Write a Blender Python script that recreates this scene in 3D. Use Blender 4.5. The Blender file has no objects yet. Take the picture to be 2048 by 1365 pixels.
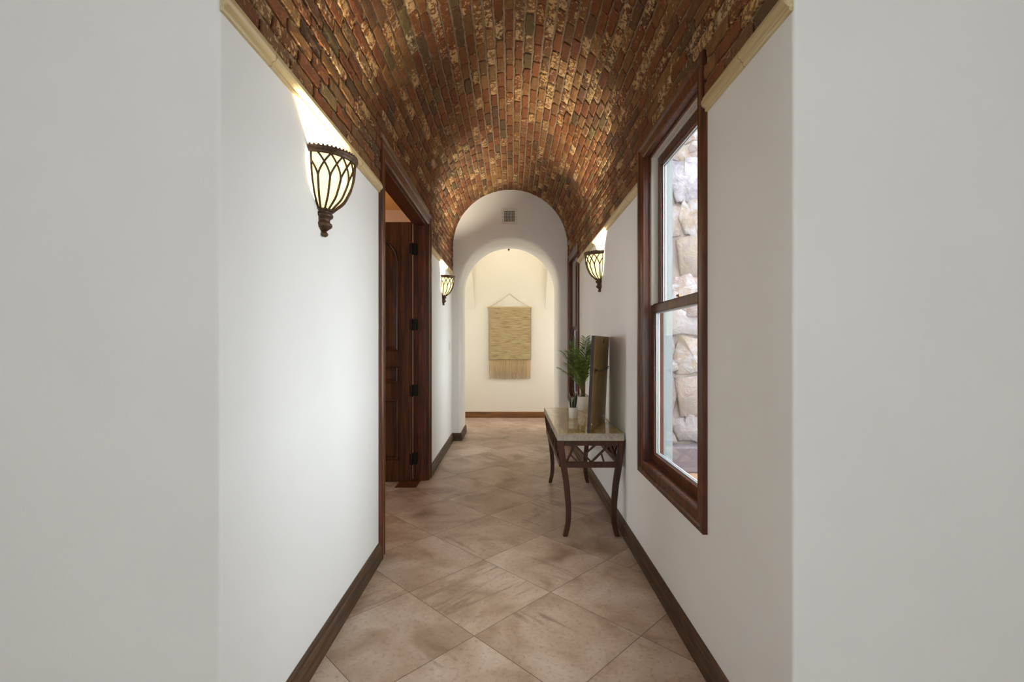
import bpy, bmesh, math, random
from mathutils import Vector, Matrix, noise as mnoise
random.seed(7)
S = bpy.context.scene
COL = S.collection
PI = math.pi

# ------------------------------------------------------------------ measures
H = 1.40                 # eye height
XL, XR = -0.86, 0.832    # hall wall faces
Y0, Y1 = 1.39, 6.85      # hall start / arch wall
YB = 9.01                # wall behind the arch
CX, ZS, RB = -0.014, 2.811, 0.831   # vault axis, springing height, brick radius
BL, BR = CX - RB, CX + RB
WZ = 2.82                # top of hall side walls
TRZ = 2.385              # underside of stone trim
DY0, DY1, DZ = 3.058, 4.962, 2.742   # door casing outside
WINS = [(2.0, 3.03), (5.756, 6.786)]
WZ0, WZ1 = 0.592, 2.651

# ------------------------------------------------------------------ helpers
def srgb(r, g, b):
    f = lambda c: (c / 255 / 12.92) if c / 255 <= .04045 else ((c / 255 + .055) / 1.055) ** 2.4
    return (f(r), f(g), f(b), 1)

class MB:
    def __init__(s):
        s.v = []; s.f = []; s.sm = []; s.col = []
        s.cur = None
    def add(s, vs, fs, smooth=False):
        o = len(s.v)
        s.v += [tuple(p) for p in vs]
        for f in fs:
            s.f.append([i + o for i in f]); s.sm.append(smooth)
            s.col.append(s.cur)
    def box(s, a, b):
        x0, y0, z0 = [min(p, q) for p, q in zip(a, b)]
        x1, y1, z1 = [max(p, q) for p, q in zip(a, b)]
        vs = [(x0,y0,z0),(x1,y0,z0),(x1,y1,z0),(x0,y1,z0),(x0,y0,z1),(x1,y0,z1),(x1,y1,z1),(x0,y1,z1)]
        s.add(vs, [(0,3,2,1),(4,5,6,7),(0,1,5,4),(1,2,6,5),(2,3,7,6),(3,0,4,7)])
    def bar(s, p, q, w, h, up=(0,0,1)):
        p, q = Vector(p), Vector(q); d = (q - p).normalized(); u = Vector(up)
        a = d.cross(u).normalized(); b = a.cross(d).normalized()
        vs = [c + a*i*w/2 + b*j*h/2 for c in (p, q) for i, j in ((-1,-1),(1,-1),(1,1),(-1,1))]
        s.add(vs, [(0,1,2,3),(7,6,5,4),(0,4,5,1),(1,5,6,2),(2,6,7,3),(3,7,4,0)])
    def tube(s, pts, r, n=8, cap=True):
        pts = [Vector(p) for p in pts]; m = len(pts)
        rs = r if isinstance(r, (list, tuple)) else [r] * m
        prev = None; vs = []
        for i, p in enumerate(pts):
            t = (pts[min(i+1, m-1)] - pts[max(i-1, 0)]).normalized()
            if prev is None:
                ref = Vector((0,0,1)) if abs(t.z) < .9 else Vector((1,0,0))
                a = t.cross(ref).normalized()
            else:
                a = (prev - t * prev.dot(t)).normalized()
            prev = a; b = t.cross(a)
            vs += [p + (a*math.cos(2*PI*k/n) + b*math.sin(2*PI*k/n)) * rs[i] for k in range(n)]
        fs = [(i*n+k, i*n+(k+1)%n, (i+1)*n+(k+1)%n, (i+1)*n+k) for i in range(m-1) for k in range(n)]
        if cap:
            fs += [tuple(range(n))[::-1], tuple(range((m-1)*n, m*n))]
        s.add(vs, fs, True)
    def revolve(s, prof, c=(0,0,0), n=24, a0=0, a1=2*PI, smooth=True, cap=False):
        full = abs(a1 - a0 - 2*PI) < 1e-6; k = n if full else n + 1
        vs = [(c[0]+r*math.cos(a0+(a1-a0)*j/n), c[1]+r*math.sin(a0+(a1-a0)*j/n), c[2]+z) for r, z in prof for j in range(k)]
        fs = []
        for i in range(len(prof)-1):
            for j in range(n):
                j2 = (j+1) % k
                fs.append((i*k+j, i*k+j2, (i+1)*k+j2, (i+1)*k+j))
        s.add(vs, fs, smooth)
        if cap and not full:
            m = len(prof)
            s.add([vs[i*k] for i in range(m)] + [vs[i*k+n] for i in range(m-1, -1, -1)], [tuple(range(2*m))])
    def prism(s, poly, axis, a, b, smooth=False):
        """extrude a 2-D polygon along an axis; poly in the two other axes (x,y,z order)"""
        def P(q, t):
            return {'x': (t, q[0], q[1]), 'y': (q[0], t, q[1]), 'z': (q[0], q[1], t)}[axis]
        n = len(poly)
        vs = [P(q, a) for q in poly] + [P(q, b) for q in poly]
        s.add(vs, [tuple(range(n))[::-1], tuple(range(n, 2*n))])
        s.add(vs, [(i, (i+1)%n, n+(i+1)%n, n+i) for i in range(n)], smooth)
    def sweep(s, prof, path, side=1):
        """prof: closed (offset from the wall, z); path: list of (x, y) along the wall; side: +1 offsets to the left"""
        P = [Vector(p) for p in path]; m = len(P); n = len(prof); vs = []
        for i, p in enumerate(P):
            d0 = (P[i]-P[i-1]).normalized() if i else (P[1]-P[0]).normalized()
            d1 = (P[i+1]-P[i]).normalized() if i < m-1 else d0
            n0 = Vector((-d0.y, d0.x))*side; n1 = Vector((-d1.y, d1.x))*side
            nn = (n0+n1); nn = nn / max(nn.dot(n0), .2)
            vs += [(p.x+nn.x*o, p.y+nn.y*o, z) for o, z in prof]
        fs = [(i*n+k, i*n+(k+1)%n, (i+1)*n+(k+1)%n, (i+1)*n+k) for i in range(m-1) for k in range(n)]
        fs += [tuple(range(n)), tuple(range((m-1)*n, m*n))[::-1]]
        s.add(vs, fs)
    def frame(s, prof, y0, y1, z0, z1, xw, sg, closed=True):
        """mitred frame round an opening in a wall at x = xw; prof: (inset, proud)"""
        vs = []; n = len(prof)
        for d, h in prof:
            x = xw + sg*h
            if closed:
                vs += [(x,y0+d,z0+d),(x,y1-d,z0+d),(x,y1-d,z1-d),(x,y0+d,z1-d)]
            else:
                vs += [(x,y0+d,z0),(x,y0+d,z1-d),(x,y1-d,z1-d),(x,y1-d,z0)]
        fs = []
        for i in range(n):
            j = (i+1) % n
            for k in range(4 if closed else 3):
                l = (k+1) % 4
                fs.append((i*4+k, i*4+l, j*4+l, j*4+k))
        if not closed:
            fs += [tuple(i*4 for i in range(n)), tuple(i*4+3 for i in range(n))[::-1]]
        s.add(vs, fs)
    def build(s, name, mat, parent=None, loc=None, bevel=0, bseg=2, tag=None):
        me = bpy.data.meshes.new(name)
        me.from_pydata(s.v, [], s.f)
        me.polygons.foreach_set('use_smooth', s.sm)
        if any(c is not None for c in s.col):
            at = me.attributes.new('unit_random', 'FLOAT_COLOR', 'FACE')
            at.data.foreach_set('color', [x for c in s.col for x in (c or (0,0,0,1))])
        bm = bmesh.new(); bm.from_mesh(me)
        if bevel or not any(s.sm):
            bmesh.ops.remove_doubles(bm, verts=bm.verts, dist=1e-5)
        bmesh.ops.recalc_face_normals(bm, faces=bm.faces)
        bm.to_mesh(me); bm.free()
        me.materials.append(mat); me.update()
        o = bpy.data.objects.new(name, me); COL.objects.link(o)
        if parent is not None: o.parent = parent
        if loc is not None: o.location = loc
        if bevel:
            m = o.modifiers.new('edge', 'BEVEL'); m.width = bevel; m.segments = bseg
            m.limit_method = 'ANGLE'; m.angle_limit = math.radians(40)
        return o

def tag(o, label, cat, group=None):
    o['label'] = label; o['category'] = cat
    if group: o['group'] = group
    return o
def struct(o, label=None):
    o['kind'] = 'structure'
    if label: o['label'] = label
    return o
def empty(name, loc=(0,0,0), rz=0):
    o = bpy.data.objects.new(name, None); COL.objects.link(o)
    o.location = loc; o.rotation_euler = (0,0,rz); o.empty_display_size = .1
    return o

# ------------------------------------------------------------------ materials
class NT:
    def __init__(s, name):
        m = bpy.data.materials.new(name); m.use_nodes = True
        s.m = m; s.t = m.node_tree; s.n = s.t.nodes; s.l = s.t.links
        s.b = s.n['Principled BSDF']
    def new(s, t, **k):
        n = s.n.new(t)
        for a, v in k.items():
            if hasattr(n, a): setattr(n, a, v)
        return n
    def link(s, a, b): s.l.new(a, b)
    def put(s, sock, v):
        if hasattr(v, 'is_output') or isinstance(v, bpy.types.NodeSocket): s.l.new(v, sock)
        else: sock.default_value = v
    def math(s, op, a, b=0.0, c=None):
        n = s.n.new('ShaderNodeMath'); n.operation = op
        s.put(n.inputs[0], a); s.put(n.inputs[1], b)
        if c is not None: s.put(n.inputs[2], c)
        return n.outputs[0]
    def vmath(s, op, a, b):
        n = s.n.new('ShaderNodeVectorMath'); n.operation = op
        s.put(n.inputs[0], a); s.put(n.inputs[1], b)
        return n.outputs['Value'] if op in ('DOT_PRODUCT', 'LENGTH') else n.outputs[0]
    def pos(s): return s.n.new('ShaderNodeTexCoord').outputs['Object']
    def scaled(s, v, sc, loc=(0,0,0)):
        n = s.n.new('ShaderNodeMapping'); n.inputs['Scale'].default_value = sc; n.inputs['Location'].default_value = loc
        s.put(n.inputs['Vector'], v); return n.outputs[0]
    def noise(s, v, scale, detail=4, rough=.55, dist=0.0):
        n = s.n.new('ShaderNodeTexNoise'); n.inputs['Scale'].default_value = scale
        n.inputs['Detail'].default_value = detail; n.inputs['Roughness'].default_value = rough
        n.inputs['Distortion'].default_value = dist
        s.put(n.inputs['Vector'], v); return n.outputs['Fac']
    def ramp(s, f, stops, interp='LINEAR'):
        n = s.n.new('ShaderNodeValToRGB'); n.color_ramp.interpolation = interp
        e = n.color_ramp.elements
        while len(e) < len(stops): e.new(.5)
        for x, (p, c) in zip(e, stops):
            x.position = p; x.color = c if len(c) == 4 else (*c, 1)
        s.put(n.inputs[0], f); return n.outputs[0]
    def sm(s, f, a, b):
        n = s.n.new('ShaderNodeMapRange'); n.interpolation_type = 'SMOOTHSTEP'
        n.inputs['From Min'].default_value = a; n.inputs['From Max'].default_value = b
        s.put(n.inputs['Value'], f); return n.outputs[0]
    def mix(s, f, a, b, mode='MIX'):
        n = s.n.new('ShaderNodeMix'); n.data_type = 'RGBA'; n.blend_type = mode
        s.put(n.inputs[0], f); s.put(n.inputs[6], a); s.put(n.inputs[7], b); return n.outputs[2]
    def bump(s, h, strength=.3, dist=.01):
        n = s.n.new('ShaderNodeBump'); n.inputs['Strength'].default_value = strength
        n.inputs['Distance'].default_value = dist
        s.put(n.inputs['Height'], h); s.l.new(n.outputs[0], s.b.inputs['Normal'])
    def set(s, **k):
        for a, v in k.items():
            s.put(s.b.inputs[a.replace('_', ' ')], v)

def plain(name, c, rough=.5, metal=0, spec=.5):
    t = NT(name); t.set(Base_Color=c, Roughness=rough, Metallic=metal)
    t.b.inputs['Specular IOR Level'].default_value = spec
    return t.m

def plaster(name, c, bump=.12):
    t = NT(name); p = t.pos()
    a = t.noise(p, 2.2, 3); b = t.noise(p, 90, 5, .6)
    d = tuple(x*.975 for x in c[:3]) + (1,)
    t.set(Base_Color=t.mix(t.sm(a, .3, .7), d, c), Roughness=.62)
    t.b.inputs['Specular IOR Level'].default_value = .35
    t.bump(b, bump, .004); return t.m

def wood(name, axis, dark, mid, light, rough=.38, coat=.25):
    t = NT(name); p = t.pos()
    sc = {'x': (1.2, 22, 22), 'y': (22, 1.2, 22), 'z': (22, 22, 1.2)}[axis]
    g = t.noise(t.scaled(p, sc), 1.6, 6, .62, .6)
    k = t.noise(p, 5.5, 3, .5, 1.2)
    fine = t.noise(t.scaled(p, tuple(x*4 for x in sc)), 2.2, 3, .6)
    c = t.ramp(g, [(.28, dark), (.5, mid), (.74, light)])
    c = t.mix(t.math('MULTIPLY', t.sm(k, .55, .8), .5), c, dark)
    c = t.mix(t.math('MULTIPLY', t.sm(fine, .5, .75), .3), c, dark)
    t.set(Base_Color=c, Roughness=rough, Coat_Weight=coat, Coat_Roughness=.25)
    t.b.inputs['Specular IOR Level'].default_value = .3
    t.bump(g, .08, .003); return t.m

WD, WM, WLt = srgb(44, 21, 10), srgb(84, 43, 20), srgb(118, 66, 34)
M = {}
M['wall'] = plaster('painted_plaster', srgb(238, 237, 233))
M['wall_cream'] = plaster('cream_plaster', srgb(236, 230, 216))
M['wall_pink'] = plaster('dusky_plaster', srgb(188, 160, 138))
M['ceil_tan'] = plaster('tan_plaster', srgb(214, 165, 105))
for ax in 'xyz':
    M['wood_'+ax] = wood('stained_alder_'+ax, ax, WD, WM, WLt, .36, .22)
    M['base_'+ax] = wood('stained_baseboard_'+ax, ax, srgb(42, 29, 20), srgb(76, 55, 38), srgb(112, 84, 58), .5, .03)
M['base_far'] = wood('warm_baseboard', 'x', srgb(66, 38, 14), srgb(118, 76, 36), srgb(150, 102, 54), .4, .2)
M['door'] = wood('knotty_alder_door', 'z', srgb(38, 20, 8), srgb(72, 40, 18), srgb(100, 60, 28), .4, .1)
M['table_wood'] = wood('console_mahogany', 'z', srgb(36, 17, 7), srgb(62, 32, 14), srgb(88, 48, 22), .42, .05)
M['vinyl'] = plain('white_vinyl', srgb(200, 196, 186), .45)
M['alu'] = plain('spacer_metal', srgb(200, 205, 210), .35, .6)
M['black'] = plain('black_iron', srgb(22, 20, 18), .45, .5)
M['brass'] = plain('brass', srgb(170, 110, 60), .3, .9)
M['white_pot'] = plain('white_ceramic', srgb(226, 220, 206), .4)
M['plastic'] = plain('white_plastic', srgb(225, 222, 215), .4)
M['soil'] = plain('potting_soil', srgb(52, 38, 26), .95)
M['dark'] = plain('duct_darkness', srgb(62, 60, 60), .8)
M['grille'] = plain('grille_white', srgb(205, 200, 190), .5)
M['frame_grey'] = plain('dark_grey_frame', srgb(60, 53, 50), .6, 0, .3)
M['stucco'] = plaster('exterior_stucco', srgb(150, 160, 164), .5)

def m_trim():
    t = NT('carved_travertine'); p = t.pos()
    a = t.noise(t.scaled(p, (60, 1.6, 60)), 1.0, 5, .6, .4); b = t.noise(p, 120, 3)
    c = t.ramp(a, [(.3, srgb(170, 144, 98)), (.55, srgb(202, 182, 138)), (.75, srgb(220, 204, 166))])
    # thin irregular joints every 0.33 m along the run
    sep = t.n.new('ShaderNodeSeparateXYZ'); t.link(p, sep.inputs[0])
    w = t.math('MULTIPLY', t.math('SUBTRACT', t.noise(p, 38, 2), .5), .03)
    fr = t.math('FRACT', t.math('DIVIDE', t.math('ADD', t.math('ADD', sep.outputs[1], w), -1.185), .325))
    j = t.math('LESS_THAN', t.math('ABSOLUTE', t.math('SUBTRACT', fr, .5)), .006)
    c = t.mix(t.math('MULTIPLY', j, .75), c, srgb(120, 88, 52))
    t.set(Base_Color=c, Roughness=.5); t.bump(t.math('ADD', a, t.math('MULTIPLY', b, .3)), .2, .003)
    return t.m
M['trim'] = m_trim()

def m_brick():
    t = NT('tumbled_brick'); p = t.pos()
    at = t.n.new('ShaderNodeAttribute'); at.attribute_name = 'unit_random'
    sp = t.n.new('ShaderNodeSeparateColor'); t.link(at.outputs['Color'], sp.inputs[0])
    r, g, b = sp.outputs
    base = t.ramp(r, [(0, srgb(102, 61, 35)), (.2, srgb(126, 77, 44)), (.38, srgb(104, 61, 33)), (.55, srgb(132, 93, 52)),
                      (.7, srgb(90, 62, 42)), (.82, srgb(140, 102, 60)), (.92, srgb(78, 58, 40)), (1, srgb(104, 88, 56))])
    off = t.vmath('ADD', p, t.vmath('MULTIPLY', at.outputs['Color'], (9, 9, 9)))
    n1 = t.noise(off, 42, 6, .68, .6); n2 = t.noise(off, 120, 4, .6); n3 = t.noise(off, 14, 3, .5, .8)
    base = t.mix(t.math('MULTIPLY', t.sm(n3, .45, .7), .5), base, srgb(84, 48, 30))
    base = t.mix(t.math('MULTIPLY', t.sm(n2, .55, .75), .45), base, srgb(196, 140, 88))
    # cream lime-wash remnants: each brick its own amount
    th = t.math('MULTIPLY_ADD', g, -.21, .72)
    wash = t.sm(t.math('SUBTRACT', t.math('MULTIPLY_ADD', n3, .35, t.math('MULTIPLY', n1, .75)), th), .0, .05)
    c = t.mix(t.math('MULTIPLY', wash, .88), base, t.mix(b, srgb(200, 160, 102), srgb(192, 166, 126)))
    t.set(Base_Color=c, Roughness=.78); t.b.inputs['Specular IOR Level'].default_value = .3
    t.bump(t.math('ADD', t.math('MULTIPLY', n1, .7), t.math('MULTIPLY', n2, .5)), .9, .008); return t.m
M['brick'] = m_brick()
def m_mortar():
    t = NT('brown_mortar'); p = t.pos(); n = t.noise(p, 60, 5, .6)
    t.set(Base_Color=t.ramp(n, [(.3, srgb(112, 92, 72)), (.7, srgb(154, 131, 104))]), Roughness=.9); t.bump(n, .5, .006); return t.m
M['mortar'] = m_mortar()

def m_tile():
    T = .565; t = NT('sandstone_floor_tile'); p = t.pos(); q = .70710678
    a = t.math('DIVIDE', t.math('SUBTRACT', t.vmath('DOT_PRODUCT', p, (q, q, 0)), 2.04), T)
    b = t.math('DIVIDE', t.math('ADD', t.vmath('DOT_PRODUCT', p, (q, -q, 0)), 1.726), T)
    ia, ib = t.math('FLOOR', a), t.math('FLOOR', b); fa, fb = t.math('SUBTRACT', a, ia), t.math('SUBTRACT', b, ib)
    idv = t.n.new('ShaderNodeCombineXYZ'); t.link(ia, idv.inputs[0]); t.link(ib, idv.inputs[1])
    wn = t.n.new('ShaderNodeTexWhiteNoise'); wn.noise_dimensions = '3D'; t.link(idv.outputs[0], wn.inputs['Vector'])
    wsep = t.n.new('ShaderNodeSeparateColor'); t.link(wn.outputs['Color'], wsep.inputs[0])
    lv = t.n.new('ShaderNodeCombineXYZ'); t.link(fa, lv.inputs[0]); t.link(fb, lv.inputs[1])
    rot = t.n.new('ShaderNodeVectorRotate'); rot.rotation_type = 'Z_AXIS'
    t.link(lv.outputs[0], rot.inputs['Vector']); t.link(t.math('MULTIPLY', t.math('FLOOR', t.math('MULTIPLY', wsep.outputs[0], 4)), PI/2), rot.inputs['Angle'])
    v = t.vmath('ADD', rot.outputs[0], t.vmath('MULTIPLY', wn.outputs['Color'], (31, 17, 23)))
    cloud = t.noise(v, 1.7, 5, .55, .5)
    warp = t.noise(v, .9, 2, .5, .3)
    band = t.noise(t.scaled(t.vmath('ADD', v, t.vmath('MULTIPLY', t.n.new('ShaderNodeTexCoord').outputs['Object'], (0,0,0))), (.6, 4.4, 1)), 1.5, 6, .62, 1.3)
    fine = t.noise(p, 220, 4, .7); grit = t.noise(p, 46, 5, .7)
    c = t.ramp(cloud, [(.28, srgb(140, 113, 91)), (.46, srgb(177, 152, 130)), (.7, srgb(206, 186, 167))])
    bm = t.math('MULTIPLY', t.sm(band, .50, .66), t.sm(warp, .44, .66))
    c = t.mix(t.math('MULTIPLY', bm, .68), c, srgb(116, 90, 72))
    c = t.mix(t.math('MULTIPLY', t.sm(grit, .5, .7), .5), c, srgb(124, 99, 82))
    c = t.mix(t.math('MULTIPLY', t.sm(fine, .5, .8), .25), c, srgb(214, 192, 170))
    c = t.mix(t.math('MULTIPLY', wsep.outputs[1], .22), c, srgb(124, 94, 70))
    mn = t.math('MINIMUM', t.math('MINIMUM', fa, t.math('SUBTRACT', 1, fa)), t.math('MINIMUM', fb, t.math('SUBTRACT', 1, fb)))
    gr = t.math('SUBTRACT', 1, t.sm(mn, .0022, .0042))
    c = t.mix(gr, c, srgb(104, 80, 62))
    t.set(Base_Color=c, Roughness=t.math('MULTIPLY_ADD', grit, .25, .26)); t.b.inputs['Specular IOR Level'].default_value = .45
    t.bump(t.math('SUBTRACT', t.math('MULTIPLY_ADD', grit, .25, t.math('MULTIPLY', fine, .12)), gr), .18, .004); return t.m
M['tile'] = m_tile()

def m_marble():
    t = NT('polished_travertine'); p = t.pos()
    a = t.noise(t.scaled(p, (5, 1.4, 5)), 2.4, 6, .6, .8); b = t.noise(p, 75, 4, .6)
    c = t.ramp(a, [(.3, srgb(168, 140, 86)), (.5, srgb(200, 174, 116)), (.7, srgb(212, 192, 138))])
    c = t.mix(t.math('MULTIPLY', t.sm(b, .55, .75), .35), c, srgb(150, 128, 98))
    t.set(Base_Color=c, Roughness=.06); t.b.inputs['Specular IOR Level'].default_value = .6; return t.m
M['marble'] = m_marble()
def m_marble_edge():
    t = NT('honed_travertine_edge'); p = t.pos(); b = t.noise(p, 130, 4, .7); a = t.noise(p, 14, 4)
    c = t.ramp(t.math('MULTIPLY_ADD', b, .6, t.math('MULTIPLY', a, .4)), [(.35, srgb(124, 114, 100)), (.6, srgb(178, 168, 150))])
    t.set(Base_Color=c, Roughness=.5); t.bump(b, .3, .004); return t.m
M['marble_edge'] = m_marble_edge()

def m_bronze():
    t = NT('antique_bronze'); p = t.pos(); a = t.noise(p, 55, 4, .6)
    t.set(Base_Color=t.ramp(a, [(.3, srgb(48, 32, 20)), (.7, srgb(98, 72, 44))]), Roughness=.5, Metallic=.35); t.bump(a, .15, .003); return t.m
M['bronze'] = m_bronze()
def m_glow():
    t = NT('lit_alabaster_glass'); p = t.pos(); a = t.noise(p, 9, 3)
    t.set(Base_Color=srgb(250, 236, 190), Roughness=.5, Emission_Color=t.ramp(a, [(.3, (1, .82, .34, 1)), (.7, (1, .90, .46, 1))]), Emission_Strength=1.35); return t.m
M['glow'] = m_glow()
def m_glass():
    t = NT('window_glass'); t.n.remove(t.b)
    lw = t.n.new('ShaderNodeLayerWeight'); lw.inputs[0].default_value = .5
    f = t.math('MULTIPLY_ADD', t.math('POWER', lw.outputs['Facing'], 5), .9, .05)
    tr = t.n.new('ShaderNodeBsdfTransparent'); tr.inputs[0].default_value = (.96, .98, .98, 1)
    gl = t.n.new('ShaderNodeBsdfGlossy'); gl.inputs['Roughness'].default_value = 0.0
    mx = t.n.new('ShaderNodeMixShader'); t.link(f, mx.inputs[0]); t.link(tr.outputs[0], mx.inputs[1]); t.link(gl.outputs[0], mx.inputs[2])
    t.link(mx.outputs[0], t.n['Material Output'].inputs[0]); return t.m
M['glass'] = m_glass()
def m_jute():
    t = NT('natural_jute'); p = t.pos()
    a = t.noise(t.scaled(p, (5, 1, 120)), 1.0, 4, .6, .2); b = t.noise(t.scaled(p, (30, 1, 70)), 3, 3)
    c = t.ramp(a, [(.32, srgb(118, 96, 58)), (.46, srgb(180, 158, 112)), (.66, srgb(212, 194, 150))])
    c = t.mix(t.math('MULTIPLY', t.sm(b, .6, .8), .4), c, srgb(120, 92, 54))
    t.set(Base_Color=c, Roughness=.9); t.bump(a, .5, .004); return t.m
M['jute'] = m_jute()
def m_fringe():
    t = NT('jute_strands'); p = t.pos(); a = t.noise(t.scaled(p, (160, 1, 6)), 1, 3)
    t.set(Base_Color=t.ramp(a, [(.3, srgb(176, 144, 92)), (.7, srgb(222, 196, 146))]), Roughness=.9); return t.m
M['fringe'] = m_fringe()
def m_kraft():
    t = NT('olive_brown_backing'); p = t.pos(); a = t.noise(p, 8, 4); b = t.noise(p, 160, 3)
    c = t.ramp(a, [(.3, srgb(122, 96, 52)), (.7, srgb(150, 122, 72))])
    t.set(Base_Color=t.mix(t.math('MULTIPLY', b, .25), c, srgb(96, 74, 42)), Roughness=.42); return t.m
M['kraft'] = m_kraft()
def m_leaf(name, a, b, c, sc=(3, 3, 3)):
    t = NT(name); p = t.pos(); n = t.noise(p, 22, 3)
    t.set(Base_Color=t.ramp(n, [(.3, a), (.5, b), (.72, c)]), Roughness=.42)
    t.b.inputs['Subsurface Weight'].default_value = 0
    return t.m
M['palm'] = m_leaf('palm_green', srgb(42, 64, 18), srgb(82, 108, 36), srgb(132, 146, 62))
M['palm_stem'] = m_leaf('palm_stem_green', srgb(60, 56, 28), srgb(96, 92, 44), srgb(130, 116, 64))
M['snake'] = m_leaf('snake_leaf_dark', srgb(18, 24, 16), srgb(34, 44, 28), srgb(58, 72, 44))
M['snake_edge'] = plain('snake_leaf_margin', srgb(206, 204, 160), .5)
def m_stone():
    t = NT('pale_flagstone'); p = t.pos()
    at = t.n.new('ShaderNodeAttribute'); at.attribute_name = 'unit_random'
    sp = t.n.new('ShaderNodeSeparateColor'); t.link(at.outputs['Color'], sp.inputs[0])
    base = t.ramp(sp.outputs[0], [(0, srgb(114, 96, 90)), (.3, srgb(120, 108, 94)), (.5, srgb(108, 103, 108)), (.7, srgb(126, 108, 88)), (1, srgb(116, 112, 120))])
    off = t.vmath('ADD', p, t.vmath('MULTIPLY', at.outputs['Color'], (7, 7, 7)))
    n = t.noise(off, 7, 7, .65, 1.0)
    c = t.mix(t.sm(n, .42, .62), base, t.mix(sp.outputs[1], srgb(94, 78, 72), srgb(140, 137, 140)))
    t.set(Base_Color=c, Roughness=.85); t.bump(n, 1.0, .05); return t.m
M['stone'] = m_stone()
M['grout_out'] = plain('sandy_stone_mortar', srgb(116, 106, 100), .95)
M['patio'] = plaster('patio_sandstone', srgb(136, 106, 80), .4)
M['ledge'] = plaster('purple_grey_stone', srgb(92, 82, 86), 1.0)

# ------------------------------------------------------------------ room shell
b = MB(); b.box((-4.2, -3.0, -.12), (1.012, 9.3, 0)); b.box((1.012, -3.0, -.12), (4.2, 1.53, 0)); b.box((1.012, 6.85, -.12), (2.35, 9.3, 0))
struct(b.build('floor', M['tile']))

def arc(cx, cz, r, n, a0=PI, a1=0):
    return [(cx + r*math.cos(a0+(a1-a0)*i/n), cz + r*math.sin(a0+(a1-a0)*i/n)) for i in range(n+1)]

def arch_wall(x0, x1, ztop, xl, xr, cx, zs, r, y0, y1, round_front, name, mat):
    """wall across the hall with an arched opening; built as a strip between opening outline and the outer box, edges rounded"""
    n = 48
    op = [(xl, 0.0)] + [(p[0], p[1]) for p in arc(cx, zs, r, n)] + [(xr, 0.0)]
    R = round_front; k = 6
    # section across the wall edge: (grow, y): from the front face round the corner to the back
    sec = [(R*(1-math.sin(a)) , y0 + R*(1-math.cos(a))) for a in [PI/2*i/k for i in range(k+1)]] if R else [(0, y0)]
    sec += [(0, y1)]
    def grown(g):
        out = []
        for i, (x, z) in enumerate(op):
            if i == 0: out.append((x-g, 0))
            elif i == len(op)-1: out.append((x+g, 0))
            else:
                d = Vector((x-cx, z-zs)).normalized()
                out.append((x+d.x*g, z+d.y*g))
        return out
    mb = MB(); m = len(op)
    rows = []
    for g, y in sec:
        rows.append([(p[0], y, p[1]) for p in grown(g)])
    vs = [p for r_ in rows for p in r_]
    mb.add(vs, [(i*m+j, i*m+j+1, (i+1)*m+j+1, (i+1)*m+j) for i in range(len(rows)-1) for j in range(m-1)], True)
    for (row, y) in ((rows[0], y0), (rows[-1], y1)):
        out = []
        for (x, _, z) in row:
            out.append((x, y, z))
        outer = []
        for i, (x, _, z) in enumerate(row):
            if i == 0: outer.append((x0, y, 0))
            elif i == m-1: outer.append((x1, y, 0))
            else:
                t_ = (i-1)/(m-3)
                d = Vector((math.cos(PI*(1-t_)), math.sin(PI*(1-t_))))
                tt = []
                if d.x < -1e-6: tt.append((x0-cx)/d.x)
                if d.x > 1e-6: tt.append((x1-cx)/d.x)
                if d.y > 1e-6: tt.append((ztop-zs)/d.y)
                s_ = min(tt); outer.append((cx+d.x*s_, y, zs+d.y*s_))
        # include the exact top corners
        vs = out + outer
        mb.add(vs, [(j, j+1, m+j+1, m+j) for j in range(m-1)])
        for xc in (x0, x1):
            for j in range(m-1):
                p, q = outer[j], outer[j+1]
                if abs(p[0]-xc) < 1e-6 and abs(q[2]-ztop) < 1e-6 and abs(q[0]-xc) > 1e-6 or abs(q[0]-xc) < 1e-6 and abs(p[2]-ztop) < 1e-6 and abs(p[0]-xc) > 1e-6:
                    mb.add([p, (xc, y, ztop), q], [(0,1,2)])
    # outer sides and top
    mb.add([(x0,y0,0),(x0,y1,0),(x0,y1,ztop),(x0,y0,ztop)], [(0,1,2,3)])
    mb.add([(x1,y0,0),(x1,y1,0),(x1,y1,ztop),(x1,y0,ztop)], [(0,1,2,3)])
    mb.add([(x0,y0,ztop),(x1,y0,ztop),(x1,y1,ztop),(x0,y1,ztop)], [(0,1,2,3)])
    return struct(mb.build(name, mat))

arch_wall(-4.2, 4.2, 4.3, XL, XR, CX, ZS, .846, Y0, 1.53, .012, 'wall_front', M['wall'])
arch_wall(-4.2, 2.35, 4.3, -.7365, .686, -.02525, 2.22, .71125, Y1, 7.55, .035, 'wall_back', M['wall'])

b = MB()
b.box((XL-.14, 1.53, 0), (XL, DY0+.10, WZ)); b.box((XL-.14, DY0+.10, DZ-.09), (XL, DY1-.10, WZ)); b.box((XL-.14, DY1-.10, 0), (XL, Y1, WZ))
struct(b.build('wall_left', M['wall']))
b = MB(); yy = 1.53
for (a, c) in WINS:
    b.box((XR, yy, 0), (XR+.18, a+.05, WZ)); b.box((XR, a+.05, 0), (XR+.18, c-.05, WZ0+.05)); b.box((XR, a+.05, WZ1-.05), (XR+.18, c-.05, WZ)); yy = c-.05
b.box((XR, yy, 0), (XR+.18, Y1, WZ))
struct(b.build('wall_right', M['wall']))
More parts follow.
